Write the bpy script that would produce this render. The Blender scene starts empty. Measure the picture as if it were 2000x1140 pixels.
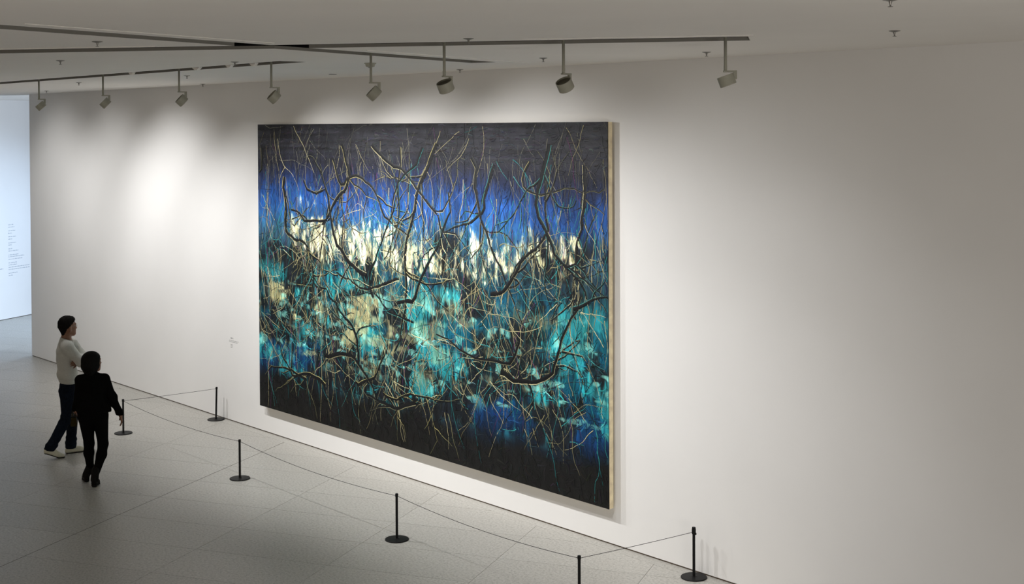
import bpy, bmesh, math, random
import numpy as np
from mathutils import Vector, Matrix

scene = bpy.context.scene
C = scene.collection

# ------------------------------------------------------------------ camera
CAM_H = 4.0
cam_data = bpy.data.cameras.new('camera')
cam_data.sensor_fit = 'HORIZONTAL'
cam_data.sensor_width = 36.0
cam_data.lens = 2635.33 / 2000 * 36.0
cam_data.shift_x = 0.0
cam_data.shift_y = -(570.0 - 292.01) / 2000.0
cam_data.clip_end = 200
cam = bpy.data.objects.new('camera', cam_data)
C.objects.link(cam)
_y, _t, _r = math.radians(40.8880), math.radians(1.00939), math.radians(-0.27413)
_fw = Vector((-math.cos(_y) * math.cos(_t), math.sin(_y) * math.cos(_t), -math.sin(_t)))
_ri = Vector((math.sin(_y), math.cos(_y), 0))
_up = _ri.cross(_fw)
_r2 = _ri * math.cos(_r) + _up * math.sin(_r)
_u2 = _up * math.cos(_r) - _ri * math.sin(_r)
m = Matrix((_r2, _u2, -_fw)).transposed().to_4x4()
m.translation = Vector((0, -9.0907, CAM_H))
cam.matrix_world = m
scene.camera = cam

# ------------------------------------------------------------------ world, light, exposure
world = bpy.data.worlds.new('world')
scene.world = world
world.use_nodes = True
world.node_tree.nodes['Background'].inputs[0].default_value = (0.6, 0.7, 0.85, 1)
world.node_tree.nodes['Background'].inputs[1].default_value = 0.05
vs = scene.view_settings
vs.view_transform = 'Standard'
vs.look = 'None'
vs.gamma = 1.0
vs.use_curve_mapping = False
vs.exposure = 0.0
scene.cycles.max_bounces = 8
scene.cycles.diffuse_bounces = 6
scene.cycles.use_denoising = True
scene.cycles.caustics_reflective = False
scene.cycles.caustics_refractive = False

SPOT_GAIN = 1.0           # gallery spotlights (lamp objects are made with their fittings)
SPOT_COL = (1.0, 0.995, 0.99)
SPOT_SIZE = math.radians(96)


def area(name, loc, target, sx, sy, watts, col, spread=180):
    d = bpy.data.lights.new(name, 'AREA')
    d.shape = 'RECTANGLE'
    d.size, d.size_y = sx, sy
    d.energy = watts
    d.color = col
    d.spread = math.radians(spread)
    o = bpy.data.objects.new(name, d)
    C.objects.link(o)
    o.location = loc
    o.rotation_euler = (Vector(target) - Vector(loc)).to_track_quat('-Z', 'Y').to_euler()
    return o


CEIL = 4.589
D2 = Vector((-0.4817, 0.8763, 0))     # floor grid directions
D3 = Vector((-0.8763, -0.4817, 0))
# daylight of the neighbouring room, behind the painted wall's end
area('daylight_window', (-17.4, 3.1, 1.25), (-28.0, -2.75, 1.35), 0.7, 2.2, 360, (0.76, 0.86, 1.0), 130)
area('far_floor_fill', (-25.6, 3.2, 4.45), (-26.6, 1.2, 0.0), 1.6, 2.4, 165, (0.56, 0.75, 1.0), 120)  # added unseen overhead lamp that brightens the neighbouring room's floor
# added unseen fill lamps, aimed upward to brighten ceiling and upper wall
area('hall_fill', (2.5, -6.5, 0.4), (-7.0, -3.0, 4.6), 3.0, 1.5, 285, (1.0, 0.945, 0.88))
area('hall_fill', (-15.0, -13.0, 0.4), (-13.0, -6.0, 4.6), 5.0, 2.0, 120, (1.0, 0.88, 0.74))
area('hall_fill', (-4.0, -11.0, 0.3), (-6.5, -7.5, 4.6), 6.0, 2.5, 66, (1.0, 0.90, 0.78), 150)


# ------------------------------------------------------------------ helpers
def lin(c):
    c = c / 255.0
    return c / 12.92 if c <= 0.04045 else ((c + 0.055) / 1.055) ** 2.4


def rgb(r, g, b):
    return (lin(r), lin(g), lin(b), 1)


MATS = {}


def mat(name, col, rough=0.6, metal=0.0, spec=0.5, noise=0.0, nscale=40.0, bump=0.0, emit=None, estr=0.0):
    if name in MATS:
        return MATS[name]
    mt = bpy.data.materials.new(name)
    mt.use_nodes = True
    nt = mt.node_tree
    b = nt.nodes['Principled BSDF']
    b.inputs['Base Color'].default_value = col
    b.inputs['Roughness'].default_value = rough
    b.inputs['Metallic'].default_value = metal
    b.inputs['Specular IOR Level'].default_value = spec
    if emit:
        b.inputs['Emission Color'].default_value = emit
        b.inputs['Emission Strength'].default_value = estr
    if noise or bump:
        tc = nt.nodes.new('ShaderNodeTexCoord')
        n = nt.nodes.new('ShaderNodeTexNoise')
        n.inputs['Scale'].default_value = nscale
        n.inputs['Detail'].default_value = 4
        nt.links.new(tc.outputs['Object'], n.inputs['Vector'])
        if noise:
            r = nt.nodes.new('ShaderNodeValToRGB')
            r.color_ramp.elements[0].position = 0.3
            r.color_ramp.elements[1].position = 0.7
            r.color_ramp.elements[0].color = tuple(max(0, c * (1 - noise)) for c in col[:3]) + (1,)
            r.color_ramp.elements[1].color = tuple(min(1, c * (1 + noise)) for c in col[:3]) + (1,)
            nt.links.new(n.outputs['Fac'], r.inputs['Fac'])
            nt.links.new(r.outputs['Color'], b.inputs['Base Color'])
        if bump:
            bp = nt.nodes.new('ShaderNodeBump')
            bp.inputs['Strength'].default_value = bump
            bp.inputs['Distance'].default_value = 0.01
            nt.links.new(n.outputs['Fac'], bp.inputs['Height'])
            nt.links.new(bp.outputs['Normal'], b.inputs['Normal'])
    MATS[name] = mt
    return mt


M_WALL = mat('wall_paint', (0.80, 0.79, 0.775, 1), 0.75, noise=0.012, nscale=1.5, bump=0.03)
M_CEIL = mat('ceiling_paint', (0.86, 0.835, 0.79, 1), 0.8, noise=0.015, nscale=1.2)
M_HALL = mat('hall_paint', (0.22, 0.205, 0.18, 1), 0.8, noise=0.02, nscale=2)
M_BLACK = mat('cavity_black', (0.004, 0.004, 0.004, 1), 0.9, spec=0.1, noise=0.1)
M_FIT = mat('fitting_paint', (0.36, 0.355, 0.29, 1), 0.5, noise=0.02)
M_FITD = mat('fitting_recess', (0.15, 0.138, 0.10, 1), 0.6, noise=0.03)  # darker tone for the recessed back plate
M_LENS = mat('lamp_lens', (0.9, 0.9, 0.85, 1), 0.3, emit=(1, 0.97, 0.92, 1), estr=2.0)
M_POST = mat('black_steel', (0.004, 0.004, 0.0042, 1), 0.5, metal=0.0, spec=0.2, noise=0.15, nscale=200)
M_CORD = mat('black_cord', (0.012, 0.011, 0.010, 1), 0.8, spec=0.2, noise=0.2, nscale=300)
M_SPRK = mat('sprinkler_metal', (0.22, 0.21, 0.19, 1), 0.4, metal=0.4, noise=0.05)
M_WOOD = mat('stretcher_wood', rgb(242, 224, 188), 0.7, noise=0.18, nscale=14)
M_TEXT = mat('grey_lettering', (0.36, 0.40, 0.46, 1), 0.8, noise=0.02)
M_CAPT = mat('caption_lettering', (0.20, 0.20, 0.20, 1), 0.8, noise=0.02)
M_GAP_SHADE = mat('gap_shade_brown', rgb(84, 70, 56), 0.6, noise=0.1)  # dark brown puts the shade of the wall-foot gap into the colour
M_GROUT = mat('grout', (0.05, 0.046, 0.04, 1), 0.9, noise=0.1)
M_JOINT = mat('movement_joint', rgb(60, 46, 34), 0.6, noise=0.1, nscale=60)


def stone_material():
    mt = bpy.data.materials.new('terrazzo_tile')
    mt.use_nodes = True
    nt = mt.node_tree
    b = nt.nodes['Principled BSDF']
    geo = nt.nodes.new('ShaderNodeNewGeometry')
    n = nt.nodes.new('ShaderNodeTexNoise')
    n.inputs['Scale'].default_value = 42
    n.inputs['Detail'].default_value = 5
    n.inputs['Roughness'].default_value = 0.75
    nt.links.new(geo.outputs['Position'], n.inputs['Vector'])
    r = nt.nodes.new('ShaderNodeValToRGB')
    e = r.color_ramp.elements
    e[0].position, e[0].color = 0.33, (0.25, 0.238, 0.212, 1)
    e[1].position, e[1].color = 0.66, (0.52, 0.505, 0.468, 1)
    mid = r.color_ramp.elements.new(0.46)
    mid.color = (0.40, 0.386, 0.355, 1)
    nt.links.new(n.outputs['Fac'], r.inputs['Fac'])
    v = nt.nodes.new('ShaderNodeTexVoronoi')
    v.inputs['Scale'].default_value = 38
    nt.links.new(geo.outputs['Position'], v.inputs['Vector'])
    r2 = nt.nodes.new('ShaderNodeValToRGB')
    r2.color_ramp.elements[0].position, r2.color_ramp.elements[0].color = 0.10, (0.62, 0.62, 0.61, 1)
    r2.color_ramp.elements[1].position, r2.color_ramp.elements[1].color = 0.20, (1, 1, 1, 1)
    nt.links.new(v.outputs['Distance'], r2.inputs['Fac'])
    oi = nt.nodes.new('ShaderNodeObjectInfo')
    mr = nt.nodes.new('ShaderNodeMapRange')
    mr.inputs['To Min'].default_value = 0.965
    mr.inputs['To Max'].default_value = 1.035
    nt.links.new(oi.outputs['Random'], mr.inputs['Value'])
    mx = nt.nodes.new('ShaderNodeMix')
    mx.data_type = 'RGBA'
    mx.blend_type = 'MULTIPLY'
    mx.inputs[0].default_value = 1.0
    nt.links.new(r.outputs['Color'], mx.inputs[6])
    nt.links.new(r2.outputs['Color'], mx.inputs[7])
    mx2 = nt.nodes.new('ShaderNodeMix')
    mx2.data_type = 'RGBA'
    mx2.blend_type = 'MULTIPLY'
    mx2.inputs[0].default_value = 1.0
    nt.links.new(mx.outputs[2], mx2.inputs[6])
    nt.links.new(mr.outputs['Result'], mx2.inputs[7])
    nt.links.new(mx2.outputs[2], b.inputs['Base Color'])
    b.inputs['Roughness'].default_value = 0.42
    b.inputs['Specular IOR Level'].default_value = 0.4
    return mt


M_STONE = stone_material()


def link(name, mesh, material, parent=None, smooth=False):
    o = bpy.data.objects.new(name, mesh)
    C.objects.link(o)
    if material and not mesh.materials:
        mesh.materials.append(material)
    if smooth:
        mesh.polygons.foreach_set('use_smooth', [True] * len(mesh.polygons))
    if parent:
        o.parent = parent
    return o


def obj(name, bm, material, parent=None, smooth=False):
    me = bpy.data.meshes.new(name)
    bm.normal_update()
    bm.to_mesh(me)
    bm.free()
    return link(name, me, material, parent, smooth)


def box(bm, x0, x1, y0, y1, z0, z1, bev=0.0):
    r = bmesh.ops.create_cube(bm, size=1.0)
    vsx = r['verts']
    bmesh.ops.scale(bm, vec=(x1 - x0, y1 - y0, z1 - z0), verts=vsx)
    bmesh.ops.translate(bm, vec=((x0 + x1) / 2, (y0 + y1) / 2, (z0 + z1) / 2), verts=vsx)
    if bev:
        es = list({e for v in vsx for e in v.link_edges})
        bmesh.ops.bevel(bm, geom=es, offset=bev, segments=2, affect='EDGES', profile=0.5)


def lathe(bm, prof, n=32, mtx=None):
    """prof: list of (radius, z); closed at radius 0."""
    rings = []
    for r, z in prof:
        if r <= 1e-6:
            rings.append([bm.verts.new((0, 0, z))])
        else:
            rings.append([bm.verts.new((r * math.cos(2 * math.pi * i / n), r * math.sin(2 * math.pi * i / n), z)) for i in range(n)])
    for a, b in zip(rings[:-1], rings[1:]):
        for i in range(n):
            j = (i + 1) % n
            if len(a) == 1 and len(b) == 1:
                continue
            if len(a) == 1:
                bm.faces.new((a[0], b[i], b[j]))
            elif len(b) == 1:
                bm.faces.new((a[i], b[0], a[j]))
            else:
                bm.faces.new((a[i], b[i], b[j], a[j]))
    if mtx:
        bmesh.ops.transform(bm, matrix=mtx, verts=[v for r in rings for v in r])
    bmesh.ops.recalc_face_normals(bm, faces=bm.faces[:])


def tube(bm, pts, r, n=8):
    pts = [Vector(p) for p in pts]
    rings = []
    for i, p in enumerate(pts):
        t = (pts[min(i + 1, len(pts) - 1)] - pts[max(i - 1, 0)]).normalized()
        a = t.orthogonal().normalized() if abs(t.z) > 0.99 else Vector((0, 0, 1)).cross(t).normalized()
        b = t.cross(a)
        rr = r[i] if isinstance(r, (list, tuple)) else r
        rings.append([bm.verts.new(p + a * rr * math.cos(2 * math.pi * k / n) + b * rr * math.sin(2 * math.pi * k / n)) for k in range(n)])
    for a, b in zip(rings[:-1], rings[1:]):
        for i in range(n):
            j = (i + 1) % n
            bm.faces.new((a[i], a[j], b[j], b[i]))
    bm.faces.new(rings[0][::-1])
    bm.faces.new(rings[-1])
    bmesh.ops.recalc_face_normals(bm, faces=bm.faces[:])


def prism(bm, poly, z0, z1):
    """poly: list of (x, y) counter-clockwise."""
    a = [bm.verts.new((x, y, z0)) for x, y in poly]
    b = [bm.verts.new((x, y, z1)) for x, y in poly]
    n = len(poly)
    bm.faces.new(b)
    bm.faces.new(a[::-1])
    for i in range(n):
        j = (i + 1) % n
        bm.faces.new((a[i], a[j], b[j], b[i]))


def thing(name, label, cat, loc=(0, 0, 0), rz=0.0, group=None):
    o = bpy.data.objects.new(name, None)
    o.empty_display_size = 0.1
    C.objects.link(o)
    o.location = loc
    o.rotation_euler = (0, 0, rz)
    return tag(o, label, cat, group)


def tag(o, label, cat, group=None):
    o['label'] = label
    o['category'] = cat
    if group:
        o['group'] = group
    return o


def struct(o, label=None):
    o['kind'] = 'structure'
    if label:
        o['label'] = label
    return o


# ------------------------------------------------------------------ the room
WALL_END = -23.416
bm = bmesh.new()
box(bm, WALL_END, 8.0, 0.0, 0.34, 0.014, CEIL)
wall_back = struct(obj('wall_back', bm, M_WALL), 'long white gallery wall that carries the painting')
bm = bmesh.new()
box(bm, WALL_END + 0.004, 8.0, 0.006, 0.30, 0.0, 0.0145)
struct(obj('gap_shade_back', bm, M_GAP_SHADE), 'thin strip coloured dark as the shadow in the gap at the foot of the white wall')


def grid_pt(s, t):
    return D3 * s + D2 * t


S_FAR = 24.1
p0, p1 = grid_pt(S_FAR, -14), grid_pt(S_FAR, 26)
q0, q1 = grid_pt(S_FAR + 0.3, -14), grid_pt(S_FAR + 0.3, 26)
bm = bmesh.new()
prism(bm, [(p0.x, p0.y), (p1.x, p1.y), (q1.x, q1.y), (q0.x, q0.y)][::-1], 0.012, CEIL)
bmesh.ops.recalc_face_normals(bm, faces=bm.faces[:])
struct(obj('wall_far', bm, mat('far_wall_paint', (0.82, 0.82, 0.82, 1), 0.75, noise=0.01, nscale=1.5)), 'white end wall of the neighbouring room')
bm = bmesh.new()
q0, q1 = grid_pt(S_FAR + 0.02, -14), grid_pt(S_FAR + 0.02, 26)
q2, q3 = grid_pt(S_FAR + 0.28, -14), grid_pt(S_FAR + 0.28, 26)
prism(bm, [(q0.x, q0.y), (q1.x, q1.y), (q3.x, q3.y), (q2.x, q2.y)][::-1], -0.001, 0.0125)
bmesh.ops.recalc_face_normals(bm, faces=bm.faces[:])
struct(obj('gap_shade_far', bm, M_GAP_SHADE))  # same strip in the gap's shade colour, under the far wall

bm = bmesh.new()
box(bm, 8.0, 8.3, -17.3, 0.34, 0, CEIL)
struct(obj('wall_right', bm, M_HALL))
bm = bmesh.new()
box(bm, -20.0, 8.3, -17.6, -17.3, 0, CEIL)
struct(obj('wall_front', bm, M_HALL))

# ceiling: a thin plate with slots cut for the lighting tracks
def bar(p, d, n, a, b, w):
    """corners of a slot: near-edge point p, direction d, far side n, from a to b along d, width w"""
    return [p + d * a, p + d * b, p + d * b + n * w, p + d * a + n * w]


n2 = Vector((-0.607, 0.795))
d2 = Vector((0.795, 0.607))
d4 = Vector((-0.328, 0.9447))
n4 = Vector((-0.9447, -0.328))
P2 = Vector((-6.04, -2.169))
P4 = Vector((-8.473, -4.076))
W2, W4 = 0.42, 0.265
B2 = bar(P2, d2, n2, -9.5, 0.31, W2)
B4 = bar(P4, d4, n4, -4.5, 3.22, W4)


def isect(p, d, q, e):
    den = d.x * e.y - d.y * e.x
    t = ((q.x - p.x) * e.y - (q.y - p.y) * e.x) / den
    return p + d * t


# corner points of the crossing
nn = isect(P2, d2, P4, d4)                       # near2 x near4
nf = isect(P2, d2, P4 + n4 * W4, d4)             # near2 x far4
fn = isect(P2 + n2 * W2, d2, P4, d4)             # far2 x near4
ff = isect(P2 + n2 * W2, d2, P4 + n4 * W4, d4)   # far2 x far4
cross = [B2[0], nf, B4[3], B4[0], nn, B2[1], B2[2], fn, B4[1], B4[2], ff, B2[3]]
t1 = [Vector((-22.5, -2.72)), Vector((-10.50, -2.745)), Vector((-10.50, -2.475)), Vector((-22.5, -2.45))]
OUT = [Vector((-40, -17.6)), Vector((8.3, -17.6)), Vector((8.3, 16)), Vector((-40, 16))]

from mathutils.geometry import delaunay_2d_cdt


def plate_with_holes(outer, holes, z, th):
    vco, edges = [], []
    for loop in [outer] + holes:
        k = len(vco)
        vco += [Vector((v.x, v.y)) for v in loop]
        edges += [(k + i, k + (i + 1) % len(loop)) for i in range(len(loop))]
    vo, eo, fo, *_ = delaunay_2d_cdt(vco, edges, [], 1, 1e-5)

    def inside(p, loop):
        c = False
        for i in range(len(loop)):
            a, b = loop[i], loop[(i + 1) % len(loop)]
            if (a.y > p.y) != (b.y > p.y) and p.x < (b.x - a.x) * (p.y - a.y) / (b.y - a.y) + a.x:
                c = not c
        return c
    bm = bmesh.new()
    lo = [bm.verts.new((v.x, v.y, z)) for v in vo]
    for f in fo:
        c = sum((vo[i] for i in f), Vector((0, 0))) / len(f)
        if any(inside(c, h) for h in holes):
            continue
        bm.faces.new([lo[i] for i in f])
    bmesh.ops.recalc_face_normals(bm, faces=bm.faces[:])
    for f in bm.faces:
        if f.normal.z > 0:
            f.normal_flip()
    r = bmesh.ops.extrude_face_region(bm, geom=bm.faces[:])
    bmesh.ops.translate(bm, vec=(0, 0, th), verts=[e for e in r['geom'] if isinstance(e, bmesh.types.BMVert)])
    bmesh.ops.recalc_face_normals(bm, faces=bm.faces[:])
    return bm


LIP = 0.006
ceiling = struct(obj('ceiling', plate_with_holes(OUT, [cross, t1], CEIL, LIP), M_CEIL), 'flat off-white ceiling with recessed lighting slots')


# dark liners above the slots (open below), children of the ceiling
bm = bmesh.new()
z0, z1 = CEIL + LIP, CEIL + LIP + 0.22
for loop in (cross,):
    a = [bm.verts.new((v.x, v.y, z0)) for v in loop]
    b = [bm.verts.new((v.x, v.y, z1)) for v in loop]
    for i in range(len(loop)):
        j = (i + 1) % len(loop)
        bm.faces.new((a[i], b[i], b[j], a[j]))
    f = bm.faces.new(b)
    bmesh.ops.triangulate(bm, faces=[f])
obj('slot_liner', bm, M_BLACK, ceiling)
bm = bmesh.new()
a = [bm.verts.new((v.x, v.y, z0)) for v in t1]
b = [bm.verts.new((v.x, v.y, z1)) for v in t1]
for i in range(4):
    bm.faces.new((a[i], b[i], b[(i + 1) % 4], a[(i + 1) % 4]))
bm.faces.new(b)
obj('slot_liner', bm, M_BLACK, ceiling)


# painted metal edging inside the slots
M_EDGE = mat('slot_edging', (0.26, 0.25, 0.22, 1), 0.4, noise=0.03)


def edging(loop, h, skip=()):
    for i in range(len(loop)):
        if i in skip:
            continue
        p, q = loop[i], loop[(i + 1) % len(loop)]
        bm = bmesh.new()
        d = (q - p).normalized()
        n = Vector((-d.y, d.x)) * 0.002
        prism(bm, [(p - n).to_tuple(), (q - n).to_tuple(), (q + n).to_tuple(), (p + n).to_tuple()], CEIL - 0.0005, CEIL + h)
        bmesh.ops.recalc_face_normals(bm, faces=bm.faces[:])
        obj('slot_edging', bm, M_EDGE, ceiling)


edging(cross, 0.024)
edging(t1, 0.021)


# thin beads that run beside the slots
def bead(p, q, w=0.012, h=0.0045):
    d = (q - p).normalized()
    n = Vector((-d.y, d.x)) * w / 2
    bm = bmesh.new()
    prism(bm, [(p - n).to_tuple(), (q - n).to_tuple(), (q + n).to_tuple(), (p + n).to_tuple()], CEIL - h, CEIL + 0.002)
    bmesh.ops.recalc_face_normals(bm, faces=bm.faces[:])
    return obj('plaster_bead', bm, M_CEIL, ceiling)


bead(P4 - n4 * 0.19 + d4 * -2.3, P4 - n4 * 0.19 + d4 * -0.15)
bead(P4 - n4 * 0.19 + d4 * 0.95, P4 - n4 * 0.19 + d4 * 3.52)
bead(P2 - n2 * 0.15 + d2 * -5.3, P2 - n2 * 0.15 + d2 * -3.9, 0.02, 0.007)
bead(P2 - n2 * 0.17 + d2 * -1.2, P2 - n2 * 0.17 + d2 * 0.35)


# small wedge clips on the near lip of the slot above the far lamps
for x in (-13.55, -12.10, -11.45, -11.0):
    bm = bmesh.new()
    w = 0.055 if x != -12.10 else 0.075
    vs_ = [(-w, 0), (w, 0), (0.25 * w, -0.026), (-0.25 * w, -0.026)]
    fa = [bm.verts.new((x + a_, -2.735, CEIL + b_)) for a_, b_ in vs_]
    fb = [bm.verts.new((x + a_, -2.700, CEIL + b_)) for a_, b_ in vs_]
    bm.faces.new(fa)
    bm.faces.new(fb[::-1])
    for i in range(4):
        bm.faces.new((fa[i], fb[i], fb[(i + 1) % 4], fa[(i + 1) % 4]))
    bmesh.ops.recalc_face_normals(bm, faces=bm.faces[:])
    obj('lip_clip', bm, M_CEIL, ceiling)

# ------------------------------------------------------------------ floor: slab and stone tiles
bm = bmesh.new()
box(bm, -40, 8.3, -17.6, 16, -0.2, -0.006)
floor = struct(obj('floor', bm, M_GROUT), 'grey speckled stone floor of large tiles')


def clip(poly, nx, ny, c):
    """keep the side nx*x + ny*y <= c"""
    out = []
    for i in range(len(poly)):
        a, b = poly[i], poly[(i + 1) % len(poly)]
        da, db = nx * a[0] + ny * a[1] - c, nx * b[0] + ny * b[1] - c
        if da <= 0:
            out.append(a)
        if (da < 0 < db) or (db < 0 < da):
            t = da / (da - db)
            out.append((a[0] + (b[0] - a[0]) * t, a[1] + (b[1] - a[1]) * t))
    return out


def cam_px(x, y):
    d = Vector((x, y, 0)) - Vector((0, -9.0907, 4.0))
    z = d.dot(_fw)
    return (1000 + 2635.33 * d.dot(_r2) / z, z)


TILE_S, TILE_T = 1.4, 0.708
BORDER = -0.125
tile_mesh = None
for k in range(-5, 9):
    for j in range(-2, 22):
        s0 = 13.03 + TILE_S * k
        t0 = 2.22 + TILE_T * j
        s1, tt1 = s0 + TILE_S, t0 + TILE_T
        gs0 = 0.0045 if k == 0 else 0.0017
        gs1 = 0.0045 if k == -1 else 0.0017
        gt = 0.0017
        s1 = min(s1, S_FAR + 0.02)
        if s1 <= s0:
            continue
        a = [(s0 + gs0, t0 + gt), (s1 - gs1, t0 + gt), (s1 - gs1, tt1 - gt), (s0 + gs0, tt1 - gt)]
        poly = [(D3.x * s + D2.x * t, D3.y * s + D2.y * t) for s, t in a]
        c = (sum(p[0] for p in poly) / 4, sum(p[1] for p in poly) / 4)
        u, z = cam_px(*c)
        if z < 10.2 or u < -260 or u > 1600 or (c[1] > 2.6):
            continue
        ox, oy = c
        pieces = [poly]
        if max(p[0] for p in poly) > WALL_END and max(p[1] for p in poly) > BORDER:
            # cut round the wall's end and along the border slabs
            pieces = [clip(poly, 1, 0, WALL_END - 0.001), clip(clip(poly, -1, 0, -WALL_END - 0.001), 0, 1, BORDER - 0.002)]
        for pc in pieces:
            if len(pc) < 3:
                continue
            ar = 0.5 * sum(pc[i][0] * pc[(i + 1) % len(pc)][1] - pc[(i + 1) % len(pc)][0] * pc[i][1] for i in range(len(pc)))
            if abs(ar) < 0.004:
                continue
            if ar < 0:
                pc = pc[::-1]
            bm = bmesh.new()
            prism(bm, [(x - ox, y - oy) for x, y in pc], -0.008, 0.0)
            o = obj('tile', bm, M_STONE, floor)
            o.location = (ox, oy, 0)
# the movement joint between two tile rows is a coloured filler strip
bm = bmesh.new()
a = grid_pt(13.03, 0.5)
b = grid_pt(13.03, 6.98)
nj = D3 * 0.0055
prism(bm, [((a - nj).x, (a - nj).y), ((b - nj).x, (b - nj).y), ((b + nj).x, (b + nj).y), ((a + nj).x, (a + nj).y)][::-1], -0.007, -0.0004)
bmesh.ops.recalc_face_normals(bm, faces=bm.faces[:])
obj('movement_joint', bm, M_JOINT, floor)
# border slabs along the wall
x = WALL_END
while x < -3.5:
    bm = bmesh.new()
    x2 = min(x + 2.8, -3.0)
    box(bm, x + 0.001, x2 - 0.001, BORDER, 0.10, -0.008, 0.0)
    obj('border_slab', bm, M_STONE, floor)
    x = x2

# ------------------------------------------------------------------ noise in numpy
RNG = np.random.default_rng(7)


def vnoise(u, v, fu, fv, seed, octaves=4, gain=0.5):
    r = np.random.default_rng(seed)
    tot = np.zeros_like(u)
    amp, norm = 1.0, 0.0
    for o in range(octaves):
        nu, nv = int(fu * 2 ** o) + 3, int(fv * 2 ** o) + 3
        g = r.random((nv + 2, nu + 2))
        x, y = u * fu * 2 ** o, v * fv * 2 ** o
        xi, yi = np.clip(np.floor(x).astype(int), 0, nu), np.clip(np.floor(y).astype(int), 0, nv)
        fx, fy = x - xi, y - yi
        fx, fy = fx * fx * (3 - 2 * fx), fy * fy * (3 - 2 * fy)
        val = (g[yi, xi] * (1 - fx) + g[yi, xi + 1] * fx) * (1 - fy) + (g[yi + 1, xi] * (1 - fx) + g[yi + 1, xi + 1] * fx) * fy
        tot += amp * val
        norm += amp
        amp *= gain
    return tot / norm


def sstep(a, b, x):
    t = np.clip((x - a) / (b - a), 0, 1)
    return t * t * (3 - 2 * t)


# ------------------------------------------------------------------ the painting: an abstract field of colour bands and loose strokes
PX0, PX1, PZ0, PZ1, PY = -15.452, -9.018, 0.367, 4.033, -0.090
PW, PH = PX1 - PX0, PZ1 - PZ0

STOPS = [(0.00, (44, 44, 50)), (0.08, (47, 47, 54)), (0.125, (32, 34, 50)), (0.165, (28, 42, 82)), (0.215, (28, 72, 138)),
         (0.26, (34, 86, 160)), (0.31, (44, 100, 156)), (0.36, (58, 104, 132)), (0.43, (40, 68, 80)), (0.50, (18, 74, 96)),
         (0.58, (14, 88, 108)), (0.68, (12, 92, 116)), (0.76, (12, 78, 120)), (0.83, (14, 56, 104)), (0.868, (14, 34, 58)), (0.90, (19, 20, 21)), (1.0, (18, 18, 17))]


def field(u, v):
    """pigment colour (sRGB 0..1) of the canvas at u, v"""
    n1 = vnoise(u, v, 4, 2, 11, 4)
    n2_ = vnoise(u, v, 9, 7, 12, 4)
    vv = v + (n1 - 0.5) * 0.10 + (n2_ - 0.5) * 0.05 * sstep(0.1, 0.3, v)
    vv = np.where(v < 0.1, v + (n2_ - .5) * 0.02, vv)
    xs = np.array([s[0] for s in STOPS])
    col = np.stack([np.interp(vv, xs, [s[1][c] for s in STOPS]) for c in range(3)], -1) / 255.0

    def blend(col, m, c):
        return col + (np.array(c) / 255.0 - col) * m[..., None]
    fine = vnoise(u, v, 70, 34, 21, 3)
    streak = vnoise(u, v, 150, 12, 22, 3)
    hstreak = vnoise(u, v, 5, 110, 23, 3)
    big = vnoise(u, v, 6, 4, 31, 4)
    big2 = vnoise(u, v, 8, 6, 32, 4)
    big3 = vnoise(u, v, 13, 10, 33, 4)
    # dark thickets
    band = sstep(0.27, 0.36, v) * (1 - sstep(0.86, 0.92, v))
    dk = sstep(0.50, 0.62, big2 + (fine - .5) * 0.25 + 0.07 * sstep(0.45, 0.6, v) + 0.05 * sstep(.55, 1, u)) * band
    col = blend(col, dk * 0.9, (24, 26, 28))
    # turquoise
    tq = sstep(0.53, 0.66, big3 + (streak - .5) * 0.3) * sstep(0.44, 0.52, v) * (1 - sstep(0.84, 0.9, v))
    col = blend(col, tq * 0.85, (46, 164, 172))
    # pale yellow band of light
    cb = np.exp(-((v - 0.375 - (n1 - .5) * 0.16) / 0.095) ** 2)
    cr = sstep(0.06, 0.16, u) * (1 - sstep(0.93, 1.0, u))
    cm = sstep(0.66, 0.86, cb * cr * 0.46 + big * 0.62 + (big3 - .5) * 0.35 + (fine - .5) * 0.5 + (streak - .5) * 0.4)
    cm = cm * sstep(0.05, 0.3, cb)
    col = blend(col, cm, (236, 228, 178))
    # loose pale reflections lower down
    lb = sstep(0.64, 0.74, vnoise(u, v, 22, 26, 41, 3) * 0.6 + vnoise(u, v, 5, 3, 42, 2) * 0.5) * sstep(0.48, 0.55, v) * (1 - sstep(0.76, 0.82, v)) * (1 - sstep(0.25, 0.6, u) * .6) * sstep(0.02, 0.06, u)
    col = blend(col, lb * 0.9, (222, 216, 158))
    lc = sstep(0.66, 0.74, vnoise(u, v, 40, 44, 43, 2)) * sstep(0.5, 0.56, v) * (1 - sstep(0.78, 0.84, v))
    col = blend(col, lc * 0.7, (140, 220, 206))
    # streaks
    top = 1 - sstep(0.08, 0.16, v)
    col = col * (1 + ((hstreak - 0.5) * 0.9 * top + (streak - 0.5) * 0.75 * (1 - top))[..., None])
    col = col * (1 + ((fine - 0.5) * 0.5)[..., None])
    return np.clip(col, 0.02, 0.97)


def to_lin(c):
    return np.where(c <= 0.04045, c / 12.92, ((c + 0.055) / 1.055) ** 2.4)


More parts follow.
